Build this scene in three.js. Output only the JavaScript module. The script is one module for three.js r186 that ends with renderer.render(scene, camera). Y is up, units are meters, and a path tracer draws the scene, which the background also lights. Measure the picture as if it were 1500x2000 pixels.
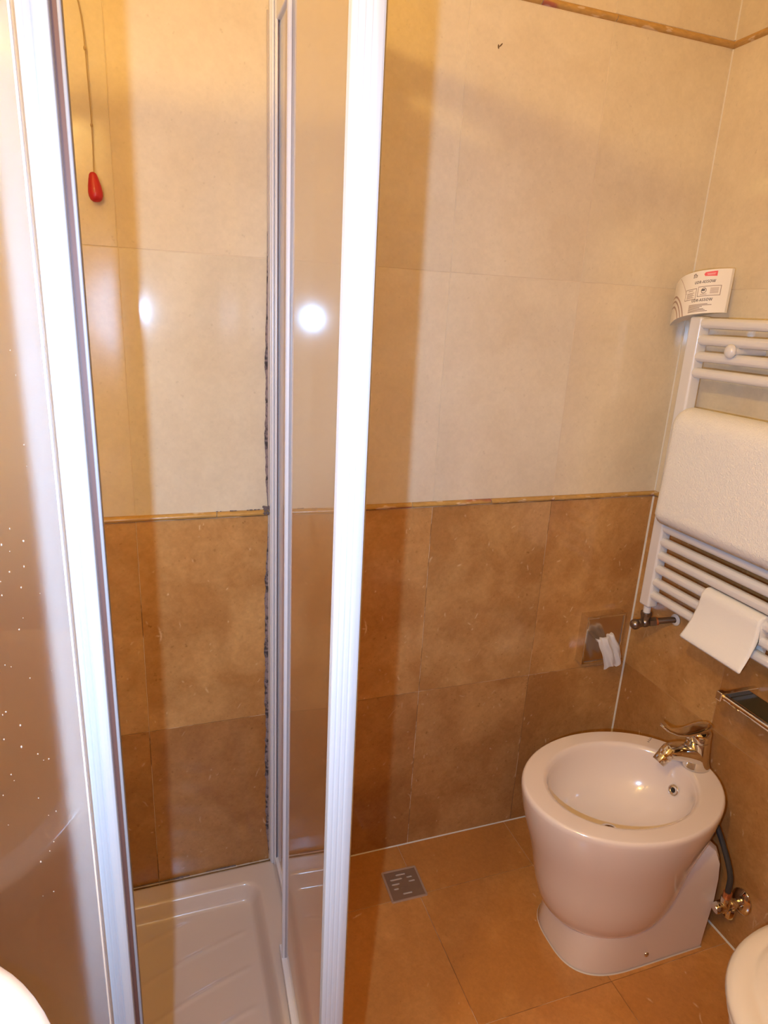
import * as THREE from 'three';
import { RoundedBoxGeometry } from 'three/addons/geometries/RoundedBoxGeometry.js';
import { mergeGeometries, mergeVertices, toCreasedNormals } from 'three/addons/utils/BufferGeometryUtils.js';

// ---------------------------------------------------------------- camera, light, exposure
// axes: back wall = plane z 0, right wall = plane x 0, floor = plane y 0; metres
const scene = new THREE.Scene();
scene.background = new THREE.Color(0x000000);
const camera = new THREE.PerspectiveCamera(76.09, 1500 / 2000, 0.02, 20);
camera.position.set(-1.27338, 1.45, 1.38077);
{
  const r = new THREE.Vector3(0.94522774, 0.05025851, 0.32251916);
  const u = new THREE.Vector3(0.04979825, 0.95430458, -0.29465725);
  const b = new THREE.Vector3(-0.32259054, 0.2945791, 0.89953238);
  camera.quaternion.setFromRotationMatrix(new THREE.Matrix4().makeBasis(r, u, b));
}
camera.updateMatrixWorld();
scene.add(camera);
const renderer = new THREE.WebGLRenderer({ antialias: true });
renderer.toneMapping = THREE.LinearToneMapping;
renderer.toneMappingExposure = 1.0;
renderer.shadowMap.enabled = true;
renderer.shadowMap.type = THREE.PCFSoftShadowMap;

const LAMP_AT = new THREE.Vector3(-1.62, 2.085, 1.36);      // warm globe above the washbasin
const LAMP_COLOR = new THREE.Color().setRGB(1.0, 0.67, 0.20);
const LAMP_POWER = 1.92;
const FLASH_AT = new THREE.Vector3(-1.344, 1.402, 1.382);   // the flash tube of the pocket camera
const FLASH_COLOR = new THREE.Color().setRGB(0.36, 0.65, 1.07);
const FLASH_POWER = 3.45;

// ---------------------------------------------------------------- helpers
let seed = 71;
const rnd = () => { seed = (seed * 1664525 + 1013904223) >>> 0; return seed / 4294967296; };
const rr = (a, b) => a + (b - a) * rnd();
const V = (x, y, z) => new THREE.Vector3(x, y, z);
const lin = (r, g, b) => new THREE.Color().setRGB(r, g, b);
const names = {};
function numbered(n) {
  names[n] = (names[n] || 0) + 1;
  return names[n] === 1 ? n : n + '_' + String(names[n] - 1).padStart(3, '0');
}
function shadows(m) { m.castShadow = true; m.receiveShadow = true; return m; }
function thing(name, label, category, base, group) {
  const o = new THREE.Group(); o.name = numbered(name); o.position.copy(base);
  o.userData = { label, category };
  if (group) o.userData.group = group;
  scene.add(o); return o;
}
function rootOf(o) { while (o.parent && o.parent !== scene) o = o.parent; return o; }
// geometry is given in room coordinates and moved into the thing's own frame
function part(name, geo, mat, parent, label) {
  const base = rootOf(parent).position;
  geo.translate(-base.x, -base.y, -base.z);
  const m = shadows(new THREE.Mesh(geo, mat)); m.name = numbered(name);
  if (label) m.userData.label = label;
  parent.add(m); return m;
}
function structure(name, geo, mat) {
  const m = shadows(new THREE.Mesh(geo, mat)); m.name = name; m.userData.kind = 'structure';
  scene.add(m); return m;
}
function child(name, geo, mat, parent) { const m = shadows(new THREE.Mesh(geo, mat)); m.name = numbered(name); parent.add(m); return m; }
function box(x0, x1, y0, y1, z0, z1, r = 0, seg = 2) {
  const g = r > 0 ? new RoundedBoxGeometry(x1 - x0, y1 - y0, z1 - z0, seg, r) : new THREE.BoxGeometry(x1 - x0, y1 - y0, z1 - z0);
  g.translate((x0 + x1) / 2, (y0 + y1) / 2, (z0 + z1) / 2); return g;
}
function rod(a, b, r0, r1 = r0, seg = 20, bevel = 0) {
  const d = b.clone().sub(a), L = d.length();
  const pts = bevel ? [V(0, 0), V(r0 - bevel, 0), V(r0 - bevel * 0.3, bevel * 0.3), V(r0, bevel), V(r1, L - bevel), V(r1 - bevel * 0.3, L - bevel * 0.3), V(r1 - bevel, L), V(0, L)].map((p) => new THREE.Vector2(p.x, p.y))
    : [new THREE.Vector2(0, 0), new THREE.Vector2(r0, 0), new THREE.Vector2(r1, L), new THREE.Vector2(0, L)];
  let g = new THREE.LatheGeometry(pts, seg);
  g = toCreasedNormals(g, 0.6);
  g.applyQuaternion(new THREE.Quaternion().setFromUnitVectors(V(0, 1, 0), d.normalize()));
  g.translate(a.x, a.y, a.z); return g;
}
const tube = (pts, r, seg = 40, rad = 12) => new THREE.TubeGeometry(new THREE.CatmullRomCurve3(pts), seg, r, rad);
function merge(list) {
  return mergeGeometries(list.map((g) => { const n = g.index ? g.toNonIndexed() : g.clone(); for (const k of Object.keys(n.attributes)) if (!['position', 'normal', 'uv'].includes(k)) n.deleteAttribute(k); return n; }));
}
// rings: arrays of points with equal count; a smooth skin through them
function loft(rings, { wrap = true, capStart = false, capEnd = false } = {}) {
  const n = rings[0].length, pos = [], uv = [], idx = [];
  rings.forEach((r, j) => r.forEach((p, i) => { pos.push(p.x, p.y, p.z); uv.push(i / n, j / rings.length); }));
  for (let j = 0; j < rings.length - 1; j++) for (let i = 0; i < (wrap ? n : n - 1); i++) {
    const a = j * n + i, b = j * n + (i + 1) % n, c = a + n, d = b + n;
    idx.push(a, b, c, b, d, c);
  }
  for (const [on, j, flip] of [[capStart, 0, true], [capEnd, rings.length - 1, false]]) if (on) {
    const c = rings[j].reduce((s, p) => s.add(p), V(0, 0, 0)).multiplyScalar(1 / n), k = pos.length / 3;
    pos.push(c.x, c.y, c.z); uv.push(0.5, 0.5);
    for (let i = 0; i < n; i++) { const a = j * n + i, b = j * n + (i + 1) % n; flip ? idx.push(k, b, a) : idx.push(k, a, b); }
  }
  const g = new THREE.BufferGeometry();
  g.setAttribute('position', new THREE.Float32BufferAttribute(pos, 3));
  g.setAttribute('uv', new THREE.Float32BufferAttribute(uv, 2));
  g.setIndex(idx); g.computeVertexNormals(); return g;
}
function flipped(g) { const i = g.index.array; for (let k = 0; k < i.length; k += 3) { const t = i[k]; i[k] = i[k + 1]; i[k + 1] = t; } g.computeVertexNormals(); return g; }

// ---------------------------------------------------------------- procedural textures
function lattice(period, s) { const a = new Float32Array(period * period); let q = s >>> 0; for (let i = 0; i < a.length; i++) { q = (q * 1664525 + 1013904223) >>> 0; a[i] = q / 4294967296; } return a; }
function noiseField(N, period, s) {           // tileable value noise, N x N
  const l = lattice(period, s), out = new Float32Array(N * N), sm = (t) => t * t * (3 - 2 * t);
  for (let y = 0; y < N; y++) {
    const fy = (y / N) * period, y0 = Math.floor(fy) % period, y1 = (y0 + 1) % period, ty = sm(fy - Math.floor(fy));
    for (let x = 0; x < N; x++) {
      const fx = (x / N) * period, x0 = Math.floor(fx) % period, x1 = (x0 + 1) % period, tx = sm(fx - Math.floor(fx));
      const a = l[y0 * period + x0], b = l[y0 * period + x1], c = l[y1 * period + x0], d = l[y1 * period + x1];
      out[y * N + x] = (a + (b - a) * tx) * (1 - ty) + (c + (d - c) * tx) * ty;
    }
  }
  return out;
}
function fbm(N, period, oct, s, gain = 0.5) {
  const out = new Float32Array(N * N); let amp = 1, tot = 0;
  for (let o = 0; o < oct && period << o <= N; o++) { const f = noiseField(N, period << o, s + o * 977); for (let i = 0; i < out.length; i++) out[i] += f[i] * amp; tot += amp; amp *= gain; }
  for (let i = 0; i < out.length; i++) out[i] /= tot; return out;
}
const clamp = (x, a = 0, b = 1) => Math.min(b, Math.max(a, x));
const step = (a, b, x) => { const t = clamp((x - a) / (b - a)); return t * t * (3 - 2 * t); };
function texture(N, fill, srgb, rx = 1, ry = rx) {
  const d = new Uint8Array(N * N * 4), c = [0, 0, 0];
  for (let i = 0; i < N * N; i++) { fill(i, c, i % N, Math.floor(i / N)); for (let k = 0; k < 3; k++) { let v = clamp(c[k]); if (srgb) v = v <= 0.0031308 ? v * 12.92 : 1.055 * Math.pow(v, 1 / 2.4) - 0.055; d[i * 4 + k] = Math.round(v * 255); } d[i * 4 + 3] = 255; }
  const t = new THREE.DataTexture(d, N, N, THREE.RGBAFormat);
  t.wrapS = t.wrapT = THREE.RepeatWrapping; t.magFilter = THREE.LinearFilter; t.minFilter = THREE.LinearMipmapLinearFilter; t.generateMipmaps = true;
  if (srgb) t.colorSpace = THREE.SRGBColorSpace;
  t.repeat.set(rx, ry); t.needsUpdate = true; return t;
}
// polished stone: large clouds, fine grain, dark pits, pale crystalline flecks. One repeat = 1.1 m
function stone({ s, N = 1024, a, b, clouds = 0.5, grain = 0.1, dots = 0, dotColor, dotDepth = 0.5, flecks = 0, fleckColor, fine: fineAmp = 1 }) {
  const big = fbm(N, 3, 6, s), mid = fbm(N, 14, 5, s + 31, 0.6), fine = fbm(N, 128, 3, s + 57, 0.8), wx = fbm(N, 10, 3, s + 77);
  const dot = new Float32Array(N * N), fleck = new Float32Array(N * N);
  let q = s * 7 + 3; const R = () => { q = (q * 1664525 + 1013904223) >>> 0; return q / 4294967296; };
  const stamp = (f, x, y, w, v, st = 1) => { const k = Math.ceil(w * 2.2); for (let dy = -k; dy <= k; dy++) for (let dx = -k; dx <= k; dx++) { const i = ((Math.floor(y) + dy + N) % N) * N + (Math.floor(x) + dx + N) % N; f[i] = Math.max(f[i], v * Math.exp(-(dx * dx + dy * dy / st) / (w * w))); } };
  let px = 0, py = 0;
  for (let k = 0; k < dots; k++) {                    // dark pits, in loose clusters
    if (R() < 0.3) { px = R() * N; py = R() * N; }
    const x = px + (R() - 0.5) * 150 + N, y = py + (R() - 0.5) * 150 + N, v = 0.25 + 0.75 * R() * R(), w = 0.7 + 2.6 * R() * R() * R(), m = 1 + Math.floor(R() * 3);
    for (let j = 0; j < m; j++) stamp(dot, x + (R() - 0.5) * w * 3, y + (R() - 0.5) * w * 3, w * (0.6 + R() * 0.5), v);
  }
  for (let k = 0; k < flecks; k++) {                  // pale crystalline hairs
    let x = R() * N + N, y = R() * N + N, ang = 1.25 + (R() - 0.5) * 1.3 + (R() < 0.2 ? 1.5 : 0); const len = 3 + R() * R() * R() * 60, st = 0.4 + R() * 0.6, wdt = 0.7 + R() * 1.0;
    for (let t = 0; t < len; t += 0.6) { x += Math.cos(ang) * 0.6; y += Math.sin(ang) * 0.6; ang += (R() - 0.5) * 0.25; stamp(fleck, x, y, wdt, st * Math.sin(Math.PI * (t + 0.3) / (len + 0.6)) * (0.35 + R() * 0.65)); }
  }
  return texture(N, (i, o, x, y) => {
    const sh = Math.floor((wx[i] - 0.5) * 90), j = ((y + sh + N) % N) * N + (x + Math.floor(sh * 0.6) + N) % N;
    const t = clamp(0.5 + (big[j] - 0.5) * 2.2 * clouds + (mid[j] - 0.5) * 1.5 * clouds);
    const g = 1 + (fine[i] - 0.5) * 2 * grain + (mid[(i + 5000) % (N * N)] - 0.5) * grain;
    for (let k = 0; k < 3; k++) { let v = (a[k] + (b[k] - a[k]) * t) * g; v += (dotColor[k] - v) * dot[i] * dotDepth; if (flecks) v += (fleckColor[k] - v) * fleck[i]; o[k] = v; }
  }, true, 1 / 1.1);
}
const TEX = {
  brown: stone({ s: 11, a: [0.47, 0.225, 0.070], b: [0.66, 0.37, 0.135], clouds: 0.95, grain: 0.13, dots: 1500, dotColor: [0.22, 0.09, 0.022], dotDepth: 0.8, flecks: 260, fleckColor: [0.86, 0.62, 0.34] }),
  cream: stone({ s: 23, a: [0.715, 0.585, 0.405], b: [0.80, 0.68, 0.495], clouds: 0.7, grain: 0.05, dots: 1100, dotColor: [0.47, 0.36, 0.22], dotDepth: 0.5 }),
  floor: stone({ s: 37, a: [0.56, 0.232, 0.057], b: [0.71, 0.33, 0.093], clouds: 0.85, grain: 0.11, dots: 900, dotColor: [0.36, 0.13, 0.025], dotDepth: 0.65, flecks: 90, fleckColor: [0.86, 0.58, 0.3] }),
};
const fineN = fbm(256, 32, 3, 401, 0.7), lumpN = fbm(256, 8, 4, 402);
const terryTex = texture(256, (i, o) => { const v = clamp(0.5 + (fineN[i] - 0.5) * 2.2); o[0] = o[1] = o[2] = v; }, false, 14);
const groutTex = texture(256, (i, o) => { const t = step(0.42, 0.58, lumpN[i]), g = 0.8 + 0.4 * fineN[i]; o[0] = (0.16 + 0.62 * t) * g; o[1] = (0.085 + 0.50 * t) * g; o[2] = (0.04 + 0.34 * t) * g; }, true, 3);
const mouldTex = texture(256, (i, o) => { const t = step(0.40, 0.62, lumpN[i] * 0.6 + fineN[i] * 0.4); o[0] = 0.06 + 0.22 * t; o[1] = 0.045 + 0.16 * t; o[2] = 0.045 + 0.15 * t; }, true, 6);
const trimTex = (() => { const m = fbm(256, 4, 4, 55), n = fbm(256, 16, 3, 56); return texture(256, (i, o) => { const t = step(0.58, 0.70, m[i]), w = step(0.66, 0.74, n[i]) * 0.7, g = 0.8 + 0.4 * fineN[i]; o[0] = (0.56 - 0.16 * t + 0.2 * w) * g; o[1] = (0.31 - 0.20 * t + 0.24 * w) * g; o[2] = (0.085 - 0.02 * t + 0.25 * w) * g; }, true, 2.1, 8); })();

const M = {};
const std = (o) => new THREE.MeshStandardMaterial(o), phy = (o) => new THREE.MeshPhysicalMaterial(o);
const tileMats = (tex, tints, rough) => tints.map((t) => std({ map: tex, color: lin(...t), roughness: rough, metalness: 0 }));
M.brown = tileMats(TEX.brown, [[1, 1, 1], [0.94, 0.93, 0.92], [1.0, 0.96, 0.92]], 0.13);
M.brownSide = tileMats(TEX.brown, [[0.95, 0.92, 0.88], [0.93, 0.90, 0.86]], 0.13);
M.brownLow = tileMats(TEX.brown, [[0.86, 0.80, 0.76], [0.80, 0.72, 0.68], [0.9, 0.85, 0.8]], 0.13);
M.cream = tileMats(TEX.cream, [[1, 1, 1], [0.975, 0.975, 0.97], [1.0, 0.98, 0.955]], 0.095);
M.floor = tileMats(TEX.floor, [[1, 1, 1], [0.93, 0.92, 0.9], [1.0, 0.97, 0.93]], 0.22);
M.grout = std({ map: groutTex, color: lin(1, 1, 1), roughness: 0.9 });
M.groutPale = std({ map: groutTex, color: lin(1, 1, 1), roughness: 0.9 }); M.groutPale.map = texture(128, (i, o, x, y) => { const g = 0.85 + 0.3 * fineN[(y % 256) * 256 + x]; o[0] = 0.74 * g; o[1] = 0.60 * g; o[2] = 0.42 * g; }, true, 3);
M.plaster = std({ color: lin(0.82, 0.78, 0.70), roughness: 0.95 });
M.trim = std({ map: trimTex, roughness: 0.2 });
M.ceramic = phy({ color: lin(0.85, 0.715, 0.62), roughness: 0.16, clearcoat: 0.6, clearcoatRoughness: 0.04 });
M.acrylicWhite = phy({ color: lin(0.70, 0.57, 0.475), roughness: 0.22, clearcoat: 0.4, clearcoatRoughness: 0.08 });
M.plasticWhite = phy({ color: lin(0.88, 0.78, 0.66), roughness: 0.3 });
M.whitePaint = phy({ color: lin(0.78, 0.75, 0.74), roughness: 0.3, clearcoat: 0.5, clearcoatRoughness: 0.12 });
M.frame = phy({ color: lin(0.53, 0.52, 0.53), roughness: 0.4 });
M.channel = phy({ color: lin(0.80, 0.77, 0.78), roughness: 0.3 });
M.strip = std({ color: lin(0.30, 0.28, 0.29), roughness: 0.5 });
M.gasket = std({ color: lin(0.13, 0.055, 0.04), roughness: 0.6 });
M.chrome = std({ color: lin(0.80, 0.78, 0.76), roughness: 0.06, metalness: 1 });
M.satin = std({ color: lin(0.62, 0.52, 0.43), roughness: 0.2, metalness: 1 });
M.steel = std({ color: lin(0.55, 0.50, 0.45), roughness: 0.32, metalness: 1 });
M.oldBrass = std({ color: lin(0.30, 0.26, 0.24), roughness: 0.35, metalness: 1 });
M.dark = std({ color: lin(0.02, 0.016, 0.013), roughness: 0.6 });
M.silicone = std({ color: lin(0.80, 0.72, 0.60), roughness: 0.45 });
M.mould = std({ map: mouldTex, roughness: 0.9 });
M.red = phy({ color: lin(0.55, 0.012, 0.016), roughness: 0.38, clearcoat: 0.2 });
M.cord = std({ color: lin(0.50, 0.34, 0.17), roughness: 0.9 });
M.terry = phy({ color: lin(0.92, 0.88, 0.82), roughness: 1, sheen: 0.4, sheenRoughness: 0.6, sheenColor: lin(1, 0.95, 0.9), bumpMap: terryTex, bumpScale: 0.0007 });
M.linen = phy({ color: lin(0.92, 0.88, 0.82), roughness: 1, sheen: 0.2, sheenRoughness: 0.7, bumpMap: terryTex, bumpScale: 0.0002 });
M.tissue = phy({ color: lin(0.85, 0.82, 0.82), roughness: 1, transmission: 0.25, thickness: 0, side: THREE.DoubleSide });
M.pane = phy({ color: lin(1, 1, 1), roughness: 0.02, transmission: 1, thickness: 0, ior: 1.5, side: THREE.DoubleSide });
M.frost = phy({ color: lin(0.97, 0.95, 0.92), roughness: 0.5, transmission: 1, thickness: 0.001, ior: 1.3, side: THREE.DoubleSide });
M.frostStrong = phy({ color: lin(0.97, 0.95, 0.92), roughness: 0.78, transmission: 1, thickness: 0.001, ior: 1.4, side: THREE.DoubleSide });
M.smoked = phy({ color: lin(0.05, 0.045, 0.025), roughness: 0.35 });
M.rubber = std({ color: lin(0.045, 0.04, 0.036), roughness: 0.55 });
M.seal = std({ color: lin(0.14, 0.12, 0.13), roughness: 0.6 });
M.copper = std({ color: lin(0.65, 0.25, 0.10), roughness: 0.35, metalness: 0.8 });
M.drop = phy({ color: lin(0.52, 0.42, 0.33), roughness: 0.7 });
M.glow = std({ color: lin(0.9, 0.8, 0.6), emissive: LAMP_COLOR, emissiveIntensity: 30, roughness: 0.5 });
M.flashGlow = std({ color: lin(0.9, 0.9, 0.9), emissive: FLASH_COLOR, emissiveIntensity: 260, roughness: 0.4 });

// ---------------------------------------------------------------- room shell with its tiles
const XL = -1.85, ZF = 1.98, YC = 2.62;
const JOINT = 0.0010;
function tileGeometry(w, h, uo, vo) {          // front face at z 0, chamfered, sides running back into the bedding
  const c = 0.0006, d = 0.0008, s = 0.004, x = w / 2 - JOINT / 2, y = h / 2 - JOINT / 2;
  const ring = (ix, iy, z) => [[-ix, -iy, z], [ix, -iy, z], [ix, iy, z], [-ix, iy, z]];
  const A = ring(x - c, y - c, 0), B = ring(x, y, -d), C = ring(x, y, -s), pos = [], uv = [];
  const quad = (p, q, r, t) => { for (const k of [p, q, r, p, r, t]) { pos.push(...k); uv.push(k[0] + uo, k[1] + vo); } };
  quad(A[0], A[1], A[2], A[3]);
  for (let i = 0; i < 4; i++) { const j = (i + 1) % 4; quad(B[i], B[j], A[j], A[i]); quad(C[i], C[j], B[j], B[i]); }
  const g = new THREE.BufferGeometry();
  g.setAttribute('position', new THREE.Float32BufferAttribute(pos, 3)); g.setAttribute('uv', new THREE.Float32BufferAttribute(uv, 2));
  g.computeVertexNormals(); return g;
}
const geoCache = {};
function tiles(wall, us, rows, place) {
  for (const { v0, v1, mats, name } of rows) for (let i = 0; i < us.length - 1; i++) {
    const w = us[i + 1] - us[i], h = v1 - v0, k = Math.floor(rnd() * 6), key = [w.toFixed(3), h.toFixed(3), k].join();
    const g = geoCache[key] || (geoCache[key] = tileGeometry(w, h, rnd() * 3, rnd() * 3));
    const m = child(name || 'tile', g, mats[Math.floor(rnd() * mats.length)], wall);
    place(m, (us[i] + us[i + 1]) / 2, (v0 + v1) / 2);
    m.rotateX(rr(-0.0012, 0.0012)); m.rotateY(rr(-0.0012, 0.0012)); m.translateZ(rr(-0.0002, 0.0002));
  }
}
const wallRows = [
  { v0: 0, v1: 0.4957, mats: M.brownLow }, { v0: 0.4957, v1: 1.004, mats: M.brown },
  { v0: 1.018, v1: 1.5352, mats: M.cream }, { v0: 1.5352, v1: 2.0506, mats: M.cream }, { v0: 2.066, v1: 2.583, mats: M.cream },
];
const BED = 0.0016;                               // bedding lies this far behind the tile faces
const wallBack = structure('wall_back', box(XL - 0.1, 0.1, 0, YC, -0.12, -BED), M.groutPale);
child('grout_bed', box(XL, 0, 0, 1.01, -0.02, -BED + 0.0005), M.grout, wallBack);
child('grout_bed', box(XL, 0, 1.01, YC, -0.02, -0.0006), M.groutPale, wallBack);
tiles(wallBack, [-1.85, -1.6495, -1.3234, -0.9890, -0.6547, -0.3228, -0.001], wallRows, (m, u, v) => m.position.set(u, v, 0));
const wallRight = structure('wall_right', box(BED, 0.12, 0, YC, -BED, ZF + 0.1), M.groutPale);
child('grout_bed', box(0.0007, 0.02, 0, 1.01, 0, ZF), std({ color: lin(0.46, 0.235, 0.085), roughness: 0.8 }), wallRight);
child('grout_bed', box(0.0006, 0.02, 1.01, YC, 0, ZF), M.groutPale, wallRight);
tiles(wallRight, [0.001, 0.331, 0.661, 0.991, 1.321, 1.651, 1.98], wallRows.map((r, i) => (i < 2 ? { ...r, mats: M.brownSide } : r)), (m, u, v) => { m.position.set(0, v, u); m.rotation.y = -Math.PI / 2; });
const wallLeft = structure('wall_left', box(XL - 0.12, XL - BED, 0, YC, -BED, ZF + 0.1), M.groutPale);
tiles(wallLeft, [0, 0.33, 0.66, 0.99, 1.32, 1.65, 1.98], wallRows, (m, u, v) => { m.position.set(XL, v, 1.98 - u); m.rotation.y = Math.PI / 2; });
const wallFront = structure('wall_front', box(XL - 0.12, 0.12, 0, YC, ZF + BED, ZF + 0.12), M.groutPale);
tiles(wallFront, [0, 0.33, 0.66, 0.99, 1.32, 1.65, 1.85], wallRows, (m, u, v) => { m.position.set(-u, v, ZF); m.rotation.y = Math.PI; });
structure('ceiling', box(XL - 0.12, 0.12, YC, YC + 0.1, -0.12, ZF + 0.12), M.plaster);
const floor = structure('floor', box(XL - 0.12, 0.12, -0.12, -BED, -0.12, ZF + 0.12), M.grout);
{
  const zs = [0, 0.168, 0.512, 0.856, 1.2, 1.544, 1.888, 1.98], xs = [-1.85, -1.717, -1.373, -1.029, -0.685, -0.345, -0.001];
  tiles(floor, xs, zs.slice(0, -1).map((z, i) => ({ v0: -zs[i + 1], v1: -z, mats: M.floor })), (m, u, v) => { m.position.set(u, 0, -v); m.rotation.x = -Math.PI / 2; });
}
// pale sealant beads in the corner and along the foot of the walls
{
  const bead = (a, b, r, parent) => child('sealant_bead', rod(a, b, r, r, 8), M.silicone, parent);
  bead(V(-0.0005, 0.0, 0.0005), V(-0.0005, 1.003, 0.0005), 0.0034, wallBack);
  bead(V(-0.0003, 1.02, 0.0003), V(-0.0003, 2.05, 0.0003), 0.0021, wallBack);
  bead(V(-0.0003, 2.068, 0.0003), V(-0.0003, YC, 0.0003), 0.0021, wallBack);
  bead(V(-1.03, 0.0, 0.0), V(0, 0.0, 0.0), 0.0024, wallBack);
  bead(V(0, 0.0, 0), V(0, 0.0, ZF), 0.0038, wallRight);
}
// rounded stone listels: one at the top of the brown tiles, one high on the wall, on each wall
function listel(name, from, to, y0, y1, out, lens) {
  const h = y1 - y0, prof = []; for (let i = 0; i <= 8; i++) { const a = -Math.PI / 2 + Math.PI * i / 8; prof.push([Math.cos(a), Math.sin(a)]); }
  const dir = to.clone().sub(from), L = dir.length(); dir.normalize();
  const m = new THREE.Group(); m.name = name; m.userData.kind = 'structure'; scene.add(m);
  let s = 0, k = 0;
  while (s < L - 0.002) {
    const e = Math.min(L, s + lens[k++ % lens.length]);
    const P = (t, [c, q]) => from.clone().addScaledVector(dir, t).addScaledVector(out, -0.003 + c * 0.011).add(V(0, (y0 + y1) / 2 + q * h / 2, 0));
    const g = loft([s + 0.0004, s + 0.0012, e - 0.0012, e - 0.0004].map((t, j) => prof.map(([c, q]) => P(t, j % 3 ? [c, q] : [c * 0.93, q * 0.95]))), { wrap: false });
    const pos = g.attributes.position, uv = g.attributes.uv, off = rnd() * 5;
    for (let i = 0; i < pos.count; i++) uv.setXY(i, off + V(pos.getX(i), 0, pos.getZ(i)).sub(from).dot(dir) , off + pos.getY(i));
    const cross = dir.clone().cross(V(0, 1, 0)).dot(out) > 0; if (!cross) flipped(g);
    child('listel_piece', g, M.trim, m); s = e;
  }
  return m;
}
const lens = [0.32, 0.18, 0.21, 0.26, 0.19, 0.24];
listel('trim_1', V(0, 0, 0), V(XL, 0, 0), 1.0045, 1.0185, V(0, 0, 1), lens);
listel('trim_2', V(0, 0, 0), V(XL, 0, 0), 2.051, 2.066, V(0, 0, 1), lens);
listel('trim_3', V(0, 0, 0), V(0, 0, ZF), 1.0045, 1.0185, V(-1, 0, 0), lens);
listel('trim_4', V(0, 0, 0), V(0, 0, ZF), 2.051, 2.066, V(-1, 0, 0), lens);
listel('trim_5', V(XL, 0, 0), V(XL, 0, ZF), 1.0045, 1.0185, V(1, 0, 0), lens);
listel('trim_6', V(XL, 0, ZF), V(0, 0, ZF), 1.0045, 1.0185, V(0, 0, -1), lens);
// a chip in the glaze high on the back wall
{
  const chip = (x, y, a, l, w) => { const g = new THREE.SphereGeometry(1, 10, 6); g.scale(w, l, 0.0012); g.rotateZ(a); g.translate(x, y, 0); return g; };
  child('wall_chip', merge([chip(-0.5868, 1.9655, 0.15, 0.0042, 0.0019), chip(-0.5815, 1.969, -0.75, 0.0052, 0.0014)]), std({ color: lin(0.16, 0.09, 0.035), roughness: 0.9 }), wallBack);
}

// ---------------------------------------------------------------- the two light sources
{
  const t = thing('wall_lamp', 'warm white glass globe lamp on a chrome arm above the washbasin', 'lamp', V(XL, 2.085, 1.36));
  part('back_plate', rod(V(XL - 0.001, 2.085, 1.36), V(XL + 0.018, 2.085, 1.36), 0.05, 0.05, 32, 0.004), M.chrome, t);
  part('arm', tube([V(XL + 0.01, 2.085, 1.36), V(-1.78, 2.075, 1.36), V(-1.71, 2.07, 1.36), V(-1.672, 2.08, 1.36)], 0.008), M.chrome, t);
  const g = new THREE.SphereGeometry(0.055, 32, 20); g.translate(LAMP_AT.x, LAMP_AT.y, LAMP_AT.z);
  part('globe', g, M.glow, t);
  const l = new THREE.PointLight(LAMP_COLOR, LAMP_POWER, 0, 2); l.position.copy(LAMP_AT).sub(t.position); l.castShadow = true; l.shadow.radius = 1.5; t.add(l);
}
{
  const f = V(0.32259054, -0.2945791, -0.89953238);   // looks the way the photograph looks
  const at = FLASH_AT.clone(), q = new THREE.Quaternion().setFromUnitVectors(V(0, 0, 1), f);
  const t = thing('camera_flash', 'small flash tube in a dark housing facing the shower opening', 'flash', at.clone().addScaledVector(f, -0.012));
  const place = (g) => { g.applyQuaternion(q); g.translate(at.x, at.y, at.z); return g; };
  part('housing', place(new RoundedBoxGeometry(0.024, 0.034, 0.012, 2, 0.003).translate(0, 0, -0.0075)), M.rubber, t);
  part('flash_window', place(new RoundedBoxGeometry(0.009, 0.015, 0.003, 2, 0.001)), M.flashGlow, t);
  const l = new THREE.SpotLight(FLASH_COLOR, FLASH_POWER, 0, THREE.MathUtils.degToRad(66), 0.75, 2);
  l.position.copy(at).addScaledVector(f, 0.004).sub(t.position); l.castShadow = true; l.shadow.radius = 0.3;
  l.target.position.copy(l.position).addScaledVector(f, 1); t.add(l); t.add(l.target);
}

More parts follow.
